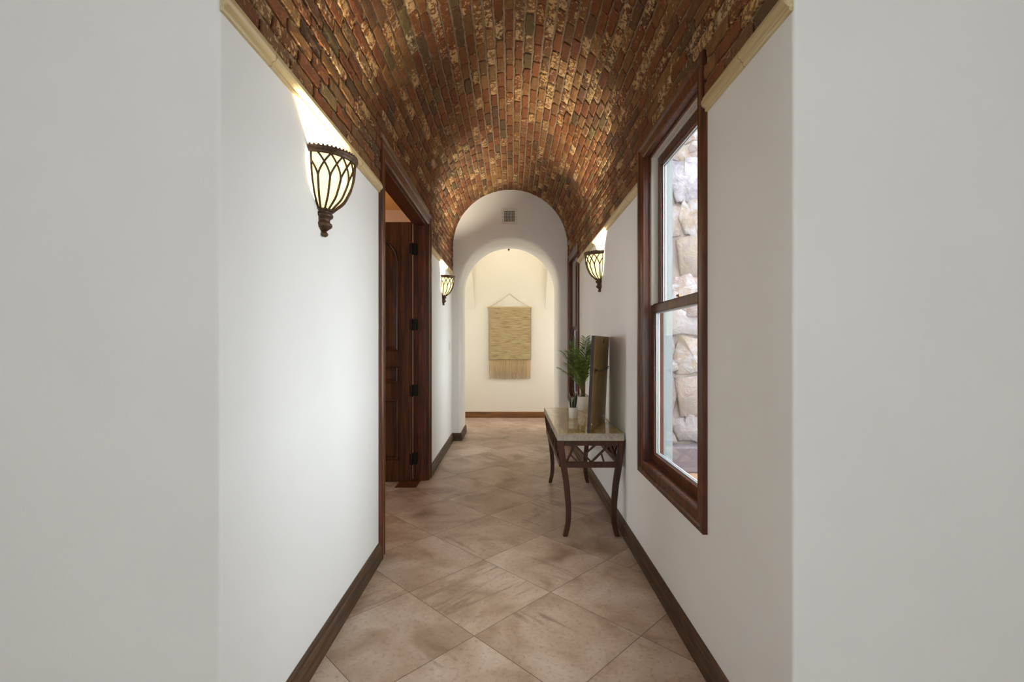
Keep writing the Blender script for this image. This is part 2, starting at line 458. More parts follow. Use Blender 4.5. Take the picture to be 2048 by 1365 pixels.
# thin exterior stucco skin so the window returns read as stucco
b = MB(); b.box((-4.2, YB, 0), (4.2, YB+.15, 4.3)); struct(b.build('wall_far', M['wall_cream']))
b = MB(); b.box((-2.35, 7.55, 0), (-2.2, 7.8, 4.2)); b.box((-2.35, 8.8, 0), (-2.2, YB, 4.2)); b.box((-2.35, 7.8, 0), (-2.2, 8.8, 1.0)); b.box((-2.35, 7.8, 1.8), (-2.2, 8.8, 4.2)); struct(b.build('wall_far_left', M['wall_cream']))  # unseen side opening added to bring daylight onto the far wall
b = MB(); b.box((2.2, 7.55, 0), (2.35, 7.8, 4.2)); b.box((2.2, 8.8, 0), (2.35, YB, 4.2)); b.box((2.2, 7.8, 0), (2.35, 8.8, 1.0)); b.box((2.2, 7.8, 1.8), (2.35, 8.8, 4.2)); struct(b.build('wall_far_right', M['wall_cream']))  # matching unseen opening added for daylight from this side
b = MB(); b.box((-2.35, 7.55, 4.0), (2.35, YB, 4.12)); struct(b.build('ceiling_far', M['wall_cream']))
# corner squinches that swell out of the far wall towards the ceiling
for sg, xa, xb, nm in ((-1, -.69, -.755, 'trim_1'), (1, .645, .69, 'trim_2')):
    b = MB(); zb, zm, zt = 2.06, 2.84, 4.0; d = .34
    xt = xb + (xb-xa)*.9
    vs = [(xa, YB, zb), (sg*2.2, YB, zb), (sg*2.2, YB-d*.42, zm), (xb, YB-d*.42, zm), (sg*2.2, YB-d, zt), (xt, YB-d, zt), (sg*2.2, YB, zt), (xt, YB, zt), (xb, YB, zm)]
    b.add(vs, [(0,1,2,3), (3,2,4,5), (0,3,8), (8,3,5,7), (5,4,6,7)])
    struct(b.build(nm, M['wall_cream']))
# side room behind the open door
b = MB(); b.box((-3.9, 1.9, 3.345), (XL-.14, Y1, 3.45)); struct(b.build('ceiling_side', M['ceil_tan']))
b = MB(); b.box((-3.9, Y1-.02, 0), (XL-.14, Y1, 3.345)); b.box((-1.50, Y1-.10, 0), (XL-.14, Y1-.02, 3.345)); struct(b.build('wall_side', M['wall_pink']))
b = MB(); b.box((-4.05, 1.53, 0), (-3.9, 3.0, 3.45)); b.box((-4.05, 4.2, 0), (-3.9, Y1, 3.45)); b.box((-4.05, 3.0, 0), (-3.9, 4.2, 1.0)); b.box((-4.05, 3.0, 2.0), (-3.9, 4.2, 3.45)); b.box((-3.9, 1.53, 0), (XL-.14, 1.9, 3.45)); b.box((XL-.14, 1.9, WZ), (XL-.06, Y1, 3.45)); struct(b.build('wall_side_left', M['wall_pink']))  # unseen opening added here to send daylight through the doorway

# the entry room around the camera: an unseen opening added at the back lets the daylight in
b = MB(); b.box((-4.2, -3.0, 4.3), (4.2, 1.53, 4.42)); struct(b.build('ceiling_entry', M['wall']))
b = MB(); b.box((-4.35, -3.15, 0), (-4.2, 1.53, 4.42)); struct(b.build('wall_entry_left', M['wall']))
b = MB(); b.box((4.2, -3.15, 0), (4.35, 1.53, 4.42)); struct(b.build('wall_entry_right', M['wall']))
EW = (-.98, .98, 1.05, 2.2)
b = MB(); b.box((-4.2, -3.15, 0), (EW[0], -3.0, 4.42)); b.box((EW[1], -3.15, 0), (4.2, -3.0, 4.42)); b.box((EW[0], -3.15, EW[3]), (EW[1], -3.0, 4.42)); b.box((EW[0], -3.15, 0), (EW[1], -3.0, EW[2]))
struct(b.build('wall_entry_back', M['wall']))

# ------------------------------------------------------------------ brick barrel vault
SV = ZS - 2.445; ST = SV*2 + PI*RB
def vault(s):
    if s < SV: return Vector((BL, 0, 2.445+s)), Vector((0,0,1)), Vector((1,0,0))
    if s > ST-SV: return Vector((BR, 0, 2.445+ST-s)), Vector((0,0,-1)), Vector((-1,0,0))
    a = PI - (s-SV)/RB
    return Vector((CX+RB*math.cos(a), 0, ZS+RB*math.sin(a))), Vector((math.sin(a), 0, -math.cos(a))), Vector((-math.cos(a), 0, -math.sin(a)))

def unit(mb, c, u, v, n, L, W, D, rnd, wob=.0022, nu=5, nv=2, inset=.006, lift=.004, smooth=True):
    """one tumbled unit (brick or stone): base ring, wobbly edge ring, rounded face ring, centre"""
    base = []
    for i in range(nu): base.append((-1+2*i/nu, -1))
    for i in range(nv): base.append((1, -1+2*i/nv))
    for i in range(nu): base.append((1-2*i/nu, 1))
    for i in range(nv): base.append((-1, 1-2*i/nv))
    m = len(base); R = []
    def corner(s_, t_):   # knock the corners off a little
        k = .93 if abs(s_) > .99 and abs(t_) > .99 else 1
        return s_*(1-(1-k)*W/L), t_*k
    w = [(random.gauss(0, wob), random.gauss(0, wob), random.gauss(0, wob)) for _ in base]
    tilt = random.gauss(0, .0012)
    for dep, ins in ((-D, 0), (-D*.35, 0), (0, inset)):
        for (s_, t_), (wx, wy, wz) in zip(base, w):
            s2, t2 = corner(s_, t_)
            R.append(c + u*(s2*(L/2-ins)+wx) + v*(t2*(W/2-ins)+wy) + n*(dep + (wz*.6 + tilt if dep > -D else 0)))
    vs = R + [c + u*(L*.22*i) + n*(lift*random.random()) for i in (-1, 1)]
    fs = [(r*m+k, r*m+(k+1)%m, (r+1)*m+(k+1)%m, (r+1)*m+k) for r in (0, 1) for k in range(m)]
    A, B = 3*m, 3*m+1
    for k in range(m):
        p, q = 2*m+k, 2*m+(k+1) % m
        sx = base[k][0] + base[(k+1) % m][0]
        sel = B if sx > 1e-6 else A
        fs.append((p, q, sel))
    # bridge the two centres
    top = [k for k in range(m) if abs(base[k][0]) < .21]
    mid = [2*m+k for k in range(m) if abs(base[k][0]) < 1e-6]
    if len(mid) == 2:
        fs += [(mid[0], B, A), (mid[1], A, B)]
    mb.cur = (*rnd, 1)
    mb.add(vs, fs, smooth)

bricks = MB(); NC = 47; P = ST/NC
for ci in range(NC):
    s = (ci+.5)*P; c, tv, nv_ = vault(s)
    cuts = []
    if c.x < CX and c.z - P*.5 < DZ - .012 and s < ST/2: cuts.append((DY0+.014, DY1-.014))
    if c.x > CX and c.z - P*.5 < WZ1 - .012 and s > ST/2: cuts += [(a+.014, q-.014) for a, q in WINS]
    y = Y0 - random.random()*.03 - (.106 if ci % 2 else 0)
    while y < Y1:
        L = .1965 + random.gauss(0, .006)
        segs = [(max(y, Y0+.002), min(y+L, Y1))]
        for a, q in cuts:
            segs = [z for s0, s1 in segs for z in ((s0, min(s1, a)), (max(s0, q), s1))]
        for s0, s1 in segs:
            if s1-s0 > .025:
                rnd = (random.random(), random.random()**1.35, random.random())
                unit(bricks, c + Vector((0, (s0+s1)/2, 0)), Vector((0,1,0)), tv, nv_, s1-s0, P-.0145, .0145, rnd, nu=6, inset=.0035, lift=.0015, smooth=False)
        y += L + .0145
vb = bricks.build('ceiling', M['brick']); struct(vb, 'barrel vaulted ceiling of tumbled red brick with lime-washed patches')
mo = MB()
n = 48; ri, ro = RB+.0128, RB+.17
pin, pout = arc(CX, ZS-.001, ri, n), arc(CX, ZS-.001, ro, n)
for i in range(n):
    mo.prism([pin[i], pin[i+1], pout[i+1], pout[i]], 'y', Y0+.004, Y1)
def mort(x0, x1, spans):
    for (a, q, z0) in spans: mo.box((x0, a, z0), (x1, q, ZS))
pin2 = arc(CX, ZS-.001, RB+.0025, n)
for i in range(n):   # pointed up flush where the vault meets the arch wall
    mo.prism([pin2[i], pin2[i+1], pin[i+1], pin[i]], 'y', Y1-.016, Y1)
mo.box((XL, Y1-.016, 2.43), (BL-.0025, Y1, ZS)); mo.box((BR+.0025, Y1-.016, 2.43), (XR, Y1, ZS))
mort(XL, BL-.0128, [(Y0+.004, DY0+.02, 2.42), (DY0+.02, DY1-.02, DZ-.02), (DY1-.02, Y1, 2.42)])
sp = []; yy = Y0+.004
for a, q in WINS: sp += [(yy, a+.02, 2.42), (a+.02, q-.02, WZ1-.02)]; yy = q-.02
sp.append((yy, Y1, 2.42)); mort(BR+.0128, XR, sp)
mb_ = mo.build('mortar', M['mortar'], vb)

# ------------------------------------------------------------------ stone trim, baseboards
TP = [(0, TRZ), (.010, TRZ), (.013, TRZ+.006), (.012, TRZ+.012), (.019, TRZ+.016), (.026, TRZ+.022), (.030, TRZ+.031), (.029, TRZ+.041), (.024, TRZ+.049), (.022, TRZ+.058), (0, TRZ+.062)]
ti = 3
def trimrun(path, side):
    global ti
    b = MB(); b.sweep(TP, path, side); struct(b.build('trim_%d' % ti, M['trim'])); ti += 1
trimrun([(XL, Y0+.002), (XL, DY0-.001)], -1)
trimrun([(XL, DY1+.001), (XL, Y1)], -1)
trimrun([(XR, Y0+.002), (XR, WINS[0][0]-.001)], 1)
trimrun([(XR, WINS[0][1]+.001), (XR, WINS[1][0]-.001)], 1)
BP = [(0, 0), (.024, 0), (.024, .050), (.0205, .053), (.0205, .057), (.0225, .060), (.022, .088), (.016, .093), (.016, .097), (.012, .108), (.007, .112), (0, .112)]
def base(name, path, side, mat):
    b = MB(); b.sweep(BP, path, side); struct(b.build(name, mat))
base('baseboard_left', [(XL, Y0+.012), (XL, DY0)], -1, M['base_y'])
base('baseboard_left', [(XL, DY1), (XL, Y1), (-.7365, Y1), (-.7365, 7.55)], -1, M['base_y'])
base('baseboard_right', [(XR, Y0+.012), (XR, Y1), (.686, Y1), (.686, 7.55)], 1, M['base_y'])
base('baseboard_far', [(-2.2, YB), (2.2, YB)], -1, M['base_far'])

# ------------------------------------------------------------------ door
dr = struct(empty('door_1', (0, 0, 0)), 'open dark alder door with casing on left wall')
CP = [(0, -.004), (0, .022), (.004, .026), (.026, .026), (.030, .021), (.034, .017), (.080, .014), (.088, .017), (.100, .017), (.106, .012), (.110, .010), (.110, -.004)]
b = MB(); b.frame(CP, DY0, DY1, 0, DZ, XL, 1, closed=False); b.build('casing', M['wood_z'], dr)
JY0, JY1, JZ = DY0+.106, DY1-.106, DZ-.100
b = MB(); xa, xb = XL+.008, XL-.148
for (p, q) in (((xa, JY0-.012, 0), (xb, JY0+.012, JZ+.012)), ((xa, JY1-.012, 0), (xb, JY1+.012, JZ+.012)), ((xa, JY0+.012, JZ-.012), (xb, JY1-.012, JZ+.012))): b.box(p, q)
# door stops
b.box((XL-.012, JY1-.026, 0), (XL-.095, JY1-.012, JZ-.012)); b.box((XL-.012, JY0+.012, 0), (XL-.095, JY0+.026, JZ-.012)); b.box((XL-.012, JY0+.026, JZ-.026), (XL-.095, JY1-.026, JZ-.012))
b.build('jamb', M['wood_z'], dr, bevel=.002)
# the leaf, open at right angles to the hall
LX1, LX0 = XL-.150, XL-.150-.80
LY0, LY1 = JY1-.072, JY1-.026      # front face towards the camera
LZ0, LZ1 = .008, JZ-.002
def panel_door():
    b = MB()
    st = .132      # stile width
    pan = [(.22, .84), (1.0, 1.18), (1.33, None)]
    xl, xr = LX0+st, LX1-st
    zs = [LZ0] + [z for p in pan[:2] for z in p] + [pan[2][0]]
    d = .012
    arch_r = (xr-xl)/2; ax = (xl+xr)/2; az = 2.23
    def field(outline, off):
        """bolection moulding and raised field of one panel; outline goes round counter-clockwise"""
        cx = sum(p[0] for p in outline)/len(outline); cz = sum(p[1] for p in outline)/len(outline)
        hx = max(abs(p[0]-cx) for p in outline); hz = max(abs(p[1]-cz) for p in outline)
        steps = [(0, 0), (.004, -.006), (.012, -.009), (.018, .010), (.026, .013), (.048, .004), (.054, .002)]
        rows = []
        for ins, dep in steps:
            rows.append([(cx+(x-cx)*(1-ins/hx), LY0+dep, cz+(z-cz)*(1-ins/hz)) for x, z in outline])
        m = len(outline); vs = [p for r in rows for p in r]
        b.add(vs, [(i*m+j, i*m+(j+1)%m, (i+1)*m+(j+1)%m, (i+1)*m+j) for i in range(len(rows)-1) for j in range(m)])
        b.add(rows[-1], [tuple(range(m))])
    for z0, z1 in pan[:2]:
        field([(xl, z0), (xr, z0), (xr, z1), (xl, z1)], 0)
    ar = [(ax+arch_r*math.cos(a), az+arch_r*.95*math.sin(a)) for a in [PI*i/24 for i in range(25)]]
    field([(xl, pan[2][0]), (xr, pan[2][0])] + ar, 0)
    # face of stiles and rails, with the panel holes left open
    f = lambda x0, x1, z0, z1: b.add([(x0,LY0,z0),(x1,LY0,z0),(x1,LY0,z1),(x0,LY0,z1)], [(0,1,2,3)])
    f(LX0, xl, LZ0, LZ1); f(xr, LX1, LZ0, LZ1)
    f(xl, xr, LZ0, pan[0][0]); f(xl, xr, pan[0][1], pan[1][0]); f(xl, xr, pan[1][1], pan[2][0])
    top = [(p[0], LY0, p[1]) for p in ar]; up = [(p[0], LY0, LZ1) for p in ar]
    b.add(top+up, [(j, j+1, 25+j+1, 25+j) for j in range(24)])
    # sides and back
    b.add([(LX0,LY0,LZ0),(LX1,LY0,LZ0),(LX1,LY1,LZ0),(LX0,LY1,LZ0),(LX0,LY0,LZ1),(LX1,LY0,LZ1),(LX1,LY1,LZ1),(LX0,LY1,LZ1)],
          [(0,1,2,3),(4,5,6,7),(1,2,6,5),(0,3,7,4),(2,3,7,6)])
    return b
lf = panel_door().build('door_leaf', M['door'], dr)
for z in (.235, .93, 1.60, 2.37):
    b = MB(); b.box((LX1-.022, LY0-.003, z-.055), (LX1, LY0+.001, z+.055)); b.box((LX1, LY0+.004, z-.055), (LX1+.05, LY0+.050-.006, z+.055))
    b.tube([(LX1+.006, LY0-.006, z-.06), (LX1+.006, LY0-.006, z+.06)], .008, 10)
    b.build('hinge', M['black'], dr)
b = MB(); b.box((-1.135, 4.60, 0), (-.93, 4.90, .006))
for i in range(9): b.box((-1.12, 4.622+i*.03, .006), (-.945, 4.634+i*.03, .0085))
fr = b.build('floor_register', M['wood_x']); tag(fr, 'flat dark brown floor register under the bottom of the open door', 'floor register')

# ------------------------------------------------------------------ windows
def window(idx, y0, y1):
    r = struct(empty('window_%d' % idx, (XR, y0, WZ0)), ('near' if idx == 1 else 'far') + ' double hung wooden window on right wall')
    inv = Vector((-XR, -y0, -WZ0))
    def put(b, name, mat, par=r, bevel=0):
        o = b.build(name, mat, par, bevel=bevel)
        if par is r: o.location = inv
        return o
    CW = [(0, -.004), (0, .020), (.004, .0235), (.022, .0235), (.028, .018), (.032, .013), (.036, .015), (.070, .011), (.076, .013), (.085, .008), (.085, -.004)]
    b = MB(); b.frame(CW, y0, y1, WZ0, WZ1, XR, -1); put(b, 'casing', M['wood_z'])
    i0, i1, j0, j1 = y0+.080, y1-.080, WZ0+.080, WZ1-.080
    b = MB(); b.frame([(-.032, -.006), (0, -.006), (0, -.030), (.012, -.030), (.012, -.04), (0, -.04), (0, -.12), (-.032, -.12)], i0, i1, j0, j1, XR, -1); put(b, 'jamb', M['wood_z'])
    b = MB(); b.frame([(0, -.0845), (.016, -.0845), (.016, -.074), (.007, -.074), (.007, -.041), (0, -.041)], i0+.0005, i1-.0005, j0+.0005, j1-.0005, XR, -1); put(b, 'jamb_liner', M['vinyl'])
    zm0, zm1 = 1.595, 1.642
    def sash(name, x, z0, z1, top, bot):
        b = MB(); w = .056; t = .036; ya, yb = i0+.008, i1-.008
        b.box((x, ya, z0), (x+t, ya+w, z1)); b.box((x, yb-w, z0), (x+t, yb, z1))
        b.box((x, ya+w, z1-top), (x+t, yb-w, z1)); b.box((x, ya+w, z0), (x+t, yb-w, z0+bot))
        o = put(b, name, M['wood_z'], bevel=.003)
        g = MB(); g.box((x+.022, ya+w-.004, z0+bot-.004), (x+.026, yb-w+.004, z1-top+.004)); g.build('pane', M['glass'], o)
        s = MB(); s.frame([(0, 0), (.009, .0), (.009, .006), (0, .006)], ya+w-.001, yb-w+.001, z0+bot-.001, z1-top+.001, x+.021, -1)
        s.frame([(0, 0), (.009, .0), (.009, -.008), (0, -.008)], ya+w-.001, yb-w+.001, z0+bot-.001, z1-top+.001, x+.027, -1); s.build('glazing_bead', M['alu'], o)
        return o
    sash('upper_sash', XR+.080, zm0+.002, j1-.010, .062, .044)
    lo = sash('lower_sash', XR+.0385, j0+.006, zm1, zm1-zm0, .052)
    b = MB(); yc = (y0+y1)/2; b.box((XR+.045, yc-.03, zm1), (XR+.07, yc+.03, zm1+.006)); b.tube([(XR+.055, yc-.018, zm1+.006), (XR+.055, yc-.018, zm1+.018), (XR+.06, yc+.022, zm1+.02)], .006, 8)
    b.build('sash_lock', M['brass'], lo)
    # exterior stucco return
    b = MB(); b.frame([(-.0, -.121), (.0, -.1795), (-.04, -.1795), (-.04, -.1820), (.012, -.1820), (.012, -.121)], y0+.05, y1-.05, WZ0+.05, WZ1-.05, XR, -1); put(b, 'stucco_return', M['stucco'])
for i, (a, q) in enumerate(WINS): window(i+1, a, q)

# ------------------------------------------------------------------ courtyard outside the near window
b = MB(); b.box((1.014, 1.53, -.14), (5.5, 6.85, -.05)); g = b.build('ground_outside', M['patio']); struct(g)
so = MB(); mo = MB(); ys = 5.45
mo.box((1.02, ys, -.05), (4.6, ys+.25, 3.9))
random.seed(21)
z = .27; row = 0
while z < 3.8:
    h = random.choice((.24, .3, .38, .46)); x = 1.03 - random.random()*.3
    while x < 4.5:
        L = random.uniform(.3, .8); x0 = max(x, 1.03)
        if x+L-x0 > .06:
            th_ = random.gauss(0, .09); ux, vx = Vector((math.cos(th_), 0, math.sin(th_))), Vector((-math.sin(th_), 0, math.cos(th_)))
            unit(so, Vector(((x0+x+L)/2, ys-.035, z+h/2)), ux, vx, Vector((0,-1,0)), x+L-x0+.004, h+.004, .04, (random.random(), random.random(), random.random()), wob=.026, nu=6, nv=2, inset=.012, lift=.02)
        x += L
    z += h
wo = so.build('stone_wall', M['stone']); tag(wo, 'pale flagstone courtyard wall seen through the near window', 'stone wall')
wo['kind'] = 'structure'
mo.build('mortar', M['grout_out'], wo)
b = MB(); b.box((1.02, ys-.16, -.05), (4.6, ys, .25)); b.build('stone_base', M['ledge'], wo, bevel=.02)

# ------------------------------------------------------------------ wall sconces
def sconce_profile(z):
    pts = [(0, .042), (.012, .058), (.045, .096), (.105, .125), (.15, .137), (.20, .142), (.222, .143)]
    for (a, r0), (c, r1) in zip(pts, pts[1:]):
        if z <= c: return r0 + (r1-r0)*(z-a)/(c-a)
    return pts[-1][1]
def make_sconce():
    r = empty('wall_sconce'); zb = .112       # cage bottom above the finial tip
    h = PI/2
    N = 30
    def sp(z):   # smoothed
        return (sconce_profile(max(0, z-.012)) + 2*sconce_profile(z) + sconce_profile(min(.222, z+.012)))/4
    prof = [(sp(.222*i/22)-.006, zb+.222*i/22) for i in range(23)]
    pin = [(p-.004, z) for p, z in prof][::-1]
    b = MB(); b.revolve([(.0, zb+.002)] + prof + pin + [(.0, zb+.006)], n=N, a0=-h+.06, a1=h-.06); b.build('glass_shade', M['glow'], r)
    b = MB()
    nb = 8; sw = (PI-.14)/nb
    for k in range(nb):
        a = -h + .07 + sw*(k+.5)
        def pt(z, an): 
            q = sp(z)+.001; return (q*math.cos(an), q*math.sin(an), zb+z)
        zsplit = .118
        b.tube([pt(zsplit*i/12, a) for i in range(13)], .0050, 8)
        for sg in (-1, 1):
            pts = []
            for i in range(13):
                t_ = i/12; an = a + sg*sw*(t_**1.45)
                if abs(an) > h-.06: break
                pts.append(pt(zsplit + (.216-zsplit)*(1-(1-t_)**1.0), an))
            if len(pts) > 2: b.tube(pts, .0046, 8)
    for sg in (-1, 1): b.tube([pt(.216*i/16, sg*(h-.065)) for i in range(17)], .0050, 8)
    b.build('cage', M['bronze'], r)
    b = MB(); zr = zb+.214
    b.revolve([(.140, zr), (.146, zr-.002), (.149, zr+.004), (.149, zr+.010), (.154, zr+.014), (.157, zr+.022), (.155, zr+.028), (.148, zr+.030), (.146, zr+.024), (.140, zr+.020), (.140, zr)], n=40, a0=-h, a1=h, cap=True)
    for i in range(27):
        an = -h + PI*(i+.5)/27
        b.revolve([(0, -.0055), (.004, -.004), (.0056, 0), (.004, .004), (0, .0055)], c=(.1515*math.cos(an), .1515*math.sin(an), zr+.030), n=8)
    b.build('rim', M['bronze'], r)
    b = MB()
    b.revolve([(0, .116), (.050, .116), (.053, .111), (.047, .107), (.040, .104), (.046, .098), (.049, .090), (.046, .082), (.037, .078), (.034, .066), (.036, .058), (.043, .054), (.045, .046), (.041, .038), (.032, .032), (.024, .024), (.013, .021), (.009, .017)], n=20, a0=-h, a1=h)
    for i in range(14):
        an = -h + PI*(i+.5)/14
        b.revolve([(0, -.005), (.004, -.003), (.005, 0), (.004, .003), (0, .005)], c=(.049*math.cos(an), .049*math.sin(an), .113), n=8)
    b.build('fitting', M['bronze'], r)
    b = MB(); b.revolve([(.0, .026), (.008, .022), (.008, .016), (.012, .013), (.0155, .006), (.012, -.001), (.006, -.005), (0, -.006)], c=(.013, 0, .0), n=16); b.build('finial', M['bronze'], r)
    b = MB(); b.box((0, -.040, .03), (.004, .040, .28)); b.build('back_plate', M['bronze'], r, bevel=.001)
    return r
SC = [((XL, 2.145, 1.893), 0, 'lit bronze cage wall sconce on the left wall in front of the doorway'),
      ((XL, 5.91, 1.893), 0, 'small lit sconce on the left wall past the open door, above the switch'),
      ((XR, 4.385, 1.890), PI, 'lit caged sconce on the right wall above the console table')]
s0 = make_sconce()
def copy_tree(o, parent=None):
    c = o.copy(); COL.objects.link(c); c.parent = parent
    for ch in list(o.children): copy_tree(ch, c)
    return c
for i, (loc, rz, lab) in enumerate(SC):
    o = s0 if i == 0 else copy_tree(s0)
    o.location = loc; o.rotation_euler = (0, 0, rz)
    tag(o, lab, 'wall sconce', 'bronze cage sconces along the hall')
    L = bpy.data.lights.new('sconce_bulb', 'POINT'); L.energy = 72; L.color = (1, .90, .70); L.shadow_soft_size = .036
    lo = bpy.data.objects.new('sconce_bulb', L); COL.objects.link(lo); lo.parent = o; lo.location = (.042, 0, .195)

# ------------------------------------------------------------------ console table
TY0, TY1, TX0, TX1, TZ = 3.425, 4.825, .335, .8225, .751
ct = empty('console_table', ((TX0+TX1)/2, (TY0+TY1)/2, 0)); cinv = Vector((-ct.location.x, -ct.location.y, 0))
tag(ct, 'narrow console table with travertine top and curved dark wooden legs against right wall', 'console table')
def tput(b, name, mat, bevel=0, lab=None):
    o = b.build(name, mat, ct, bevel=bevel); o.location = cinv
    if lab: o['label'] = lab
    return o
b = MB(); b.box((TX0, TY0, TZ-.054), (TX1, TY1, TZ)); o = tput(b, 'table_top', M['marble_edge'], .004)
o.data.materials.append(M['marble'])
for p in o.data.polygons:
    if p.normal.z > .9: p.material_index = 1
o['label'] = 'glossy tan travertine slab'
mx_ = .583
def leg(sx, yc):
    b = MB(); zs = [.697, .62, .54, .46, .38, .30, .24, .19, .15, .11, .08, .05, .025, 0]
    def off(z):
        pts = [(0, .190), (.05, .177), (.10, .168), (.17, .165), (.25, .168), (.38, .180), (.54, .205), (.697, .226)]
        for (a, p), (c, q) in zip(pts, pts[1:]):
            if z <= c: return p+(q-p)*(z-a)/(c-a)
    vs = []
    for z in zs:
        w = .034 + .012*min(1, z/.55); d = .036
        x = mx_ + sx*off(z)
        vs += [(x-w/2, yc-d/2, z), (x+w/2, yc-d/2, z), (x+w/2, yc+d/2, z), (x-w/2, yc+d/2, z)]
    n = len(zs)
    b.add(vs, [(i*4+k, i*4+(k+1)%4, (i+1)*4+(k+1)%4, (i+1)*4+k) for i in range(n-1) for k in range(4)] + [(0,1,2,3), tuple(range(4*n-4, 4*n))])
    tput(b, 'leg', M['table_wood'], .003)
LY = (TY0+.022, TY1-.045)
for sx in (-1, 1):
    for y in LY: leg(sx, y)
# lattice panels; the end pattern in (fraction along, height)
PAT = [((.175, 1), (.03, 0), .014), ((.20, 1), (.50, 0), .014), ((.115, .40), (.24, 0), .012), ((.57, 1), (.37, .45), .013), ((.83, 1), (.51, 0), .015), ((.70, .46), (.745, 0), .012), ((.86, 1), (.985, 0), .014)]
zt0, zt1, zb1, zb0 = .697, .660, .540, .500
def apron(p, q, tiles, up):
    b = MB(); p, q = Vector(p), Vector(q); d = q-p
    at = lambda f, z: tuple(p + d*f + Vector((0, 0, z)))
    nrm = Vector((0,0,1))
    b.bar(at(0, (zt0+zt1)/2), at(1, (zt0+zt1)/2), .022, zt0-zt1)
    b.bar(at(0, (zb0+zb1)/2), at(1, (zb0+zb1)/2), .024, zb1-zb0)
    for k in range(tiles):
        for (f0, h0), (f1, h1), w in PAT:
            A = at((k+f0)/tiles, zb1 + (zt1-zb1)*h0); B = at((k+f1)/tiles, zb1 + (zt1-zb1)*h1)
            b.bar(A, B, .018, w, up=up)
    return b
perp_end = (0, 1, 0)
def lat(p, q, tiles, normal):
    # bars need their width in the panel plane: give 'up' as the in-plane helper through the normal
    b = MB(); p, q = Vector(p), Vector(q); d = q-p; n = Vector(normal)
    at = lambda f, z: p + d*f + Vector((0, 0, z))
    def strip(A, B, w, t):
        e = (B-A).normalized(); s_ = e.cross(n).normalized()
        A = A - e*.006; B = B + e*.006
        vs = [c + s_*i*w/2 + n*j*t/2 for c in (A, B) for i, j in ((-1,-1),(1,-1),(1,1),(-1,1))]
        b.add(vs, [(0,1,2,3),(7,6,5,4),(0,4,5,1),(1,5,6,2),(2,6,7,3),(3,7,4,0)])
    strip(at(0, (zt0+zt1)/2), at(1, (zt0+zt1)/2), zt0-zt1, .022)
    strip(at(0, (zb0+zb1)/2), at(1, (zb0+zb1)/2), zb1-zb0, .024)
    for k in range(tiles):
        for (f0, h0), (f1, h1), w in PAT:
            strip(at((k+f0)/tiles, zb1+(zt1-zb1)*h0), at((k+f1)/tiles, zb1+(zt1-zb1)*h1), w, .016)
        if k: strip(at(k/tiles, zb1), at(k/tiles, zt1), .016, .016)
    return b
xl_, xr_ = mx_-.190, mx_+.190
tput(lat((xl_, LY[0], 0), (xr_, LY[0], 0), 1, (0, 1, 0)), 'lattice_apron', M['table_wood'], .0015)
tput(lat((xl_, LY[1], 0), (xr_, LY[1], 0), 1, (0, 1, 0)), 'lattice_apron', M['table_wood'], .0015)
tput(lat((mx_-.218, LY[0]+.018, 0), (mx_-.218, LY[1]-.018, 0), 3, (1, 0, 0)), 'lattice_apron', M['table_wood'], .0015)
tput(lat((mx_+.218, LY[0]+.018, 0), (mx_+.218, LY[1]-.018, 0), 3, (1, 0, 0)), 'lattice_apron', M['table_wood'], .0015)

# ------------------------------------------------------------------ turned picture leaning on the wall
PB, PQ = Vector((.576, 3.438, TZ)), Vector((.797, 4.01, TZ))
d = (PQ-PB); PL = d.length; d.normalize(); nb = Vector((d.y, -d.x, 0))          # back normal, towards wall and camera
lean = .036; PH = .712
zu = (Vector((0, 0, 1))*PH + nb*lean).normalized(); nrm = d.cross(zu).normalized()
if nrm.dot(nb) < 0: nrm = -nrm
pic = empty('leaning_picture', PB)
tag(pic, 'dark-edged picture panel showing its olive brown back, leaning on the wall atop the console table', 'picture')
pm = Matrix((( d.x, nrm.x, zu.x), (d.y, nrm.y, zu.y), (d.z, nrm.z, zu.z))).to_4x4(); pm.translation = PB
pic.matrix_world = pm
PH2 = PH
# local: x along, y = out of the back, z up; thickness goes to -y
b = MB(); b.box((0, -.026, 0), (PL, -.003, PH2)); b.build('frame_edge', M['frame_grey'], pic, bevel=.001)
b = MB(); b.box((.004, -.003, .003), (PL-.002, 0, PH2-.003)); o = b.build('backing', M['kraft'], pic); o['label'] = 'olive brown backing board'
b = MB(); b.tube([(.05, .004, .455), (.052, .012, .46), (.15, .007, .447), (.3, .006, .44), (.47, .007, .45), (.565, .012, .462)], .0022, 6)
for x0 in (.05, .56):
    b.tube([(x0 + .012*math.cos(a*.9)+(a-6)*.0035, .010+.006*math.sin(a), .455+.012*math.sin(a*.9)) for a in [i*.55 for i in range(24)]], .0016, 6)
b.build('hanging_wire', M['black'], pic)
for x0 in (.05, .565):
    b = MB(); b.box((x0-.007, 0, .43), (x0+.007, .003, .475)); b.build('wire_bracket', M['bronze'], pic)
b = MB(); b.box((.345, 0, .655), (.353, .004, .69)); b.tube([(.349, .003, .688), (.353, .008, .696), (.362, .008, .692)], .002, 6); b.box((.339, 0, .672), (.361, .003, .677)); b.build('hook', M['black'], pic)
for x0 in (.03, .5):
    b = MB(); b.revolve([(0, .004), (.006, .003), (.007, 0)], n=12); o = b.build('bumper', M['plastic'], pic); o.location = (x0, 0, .06); o.rotation_euler = (-PI/2, 0, 0)

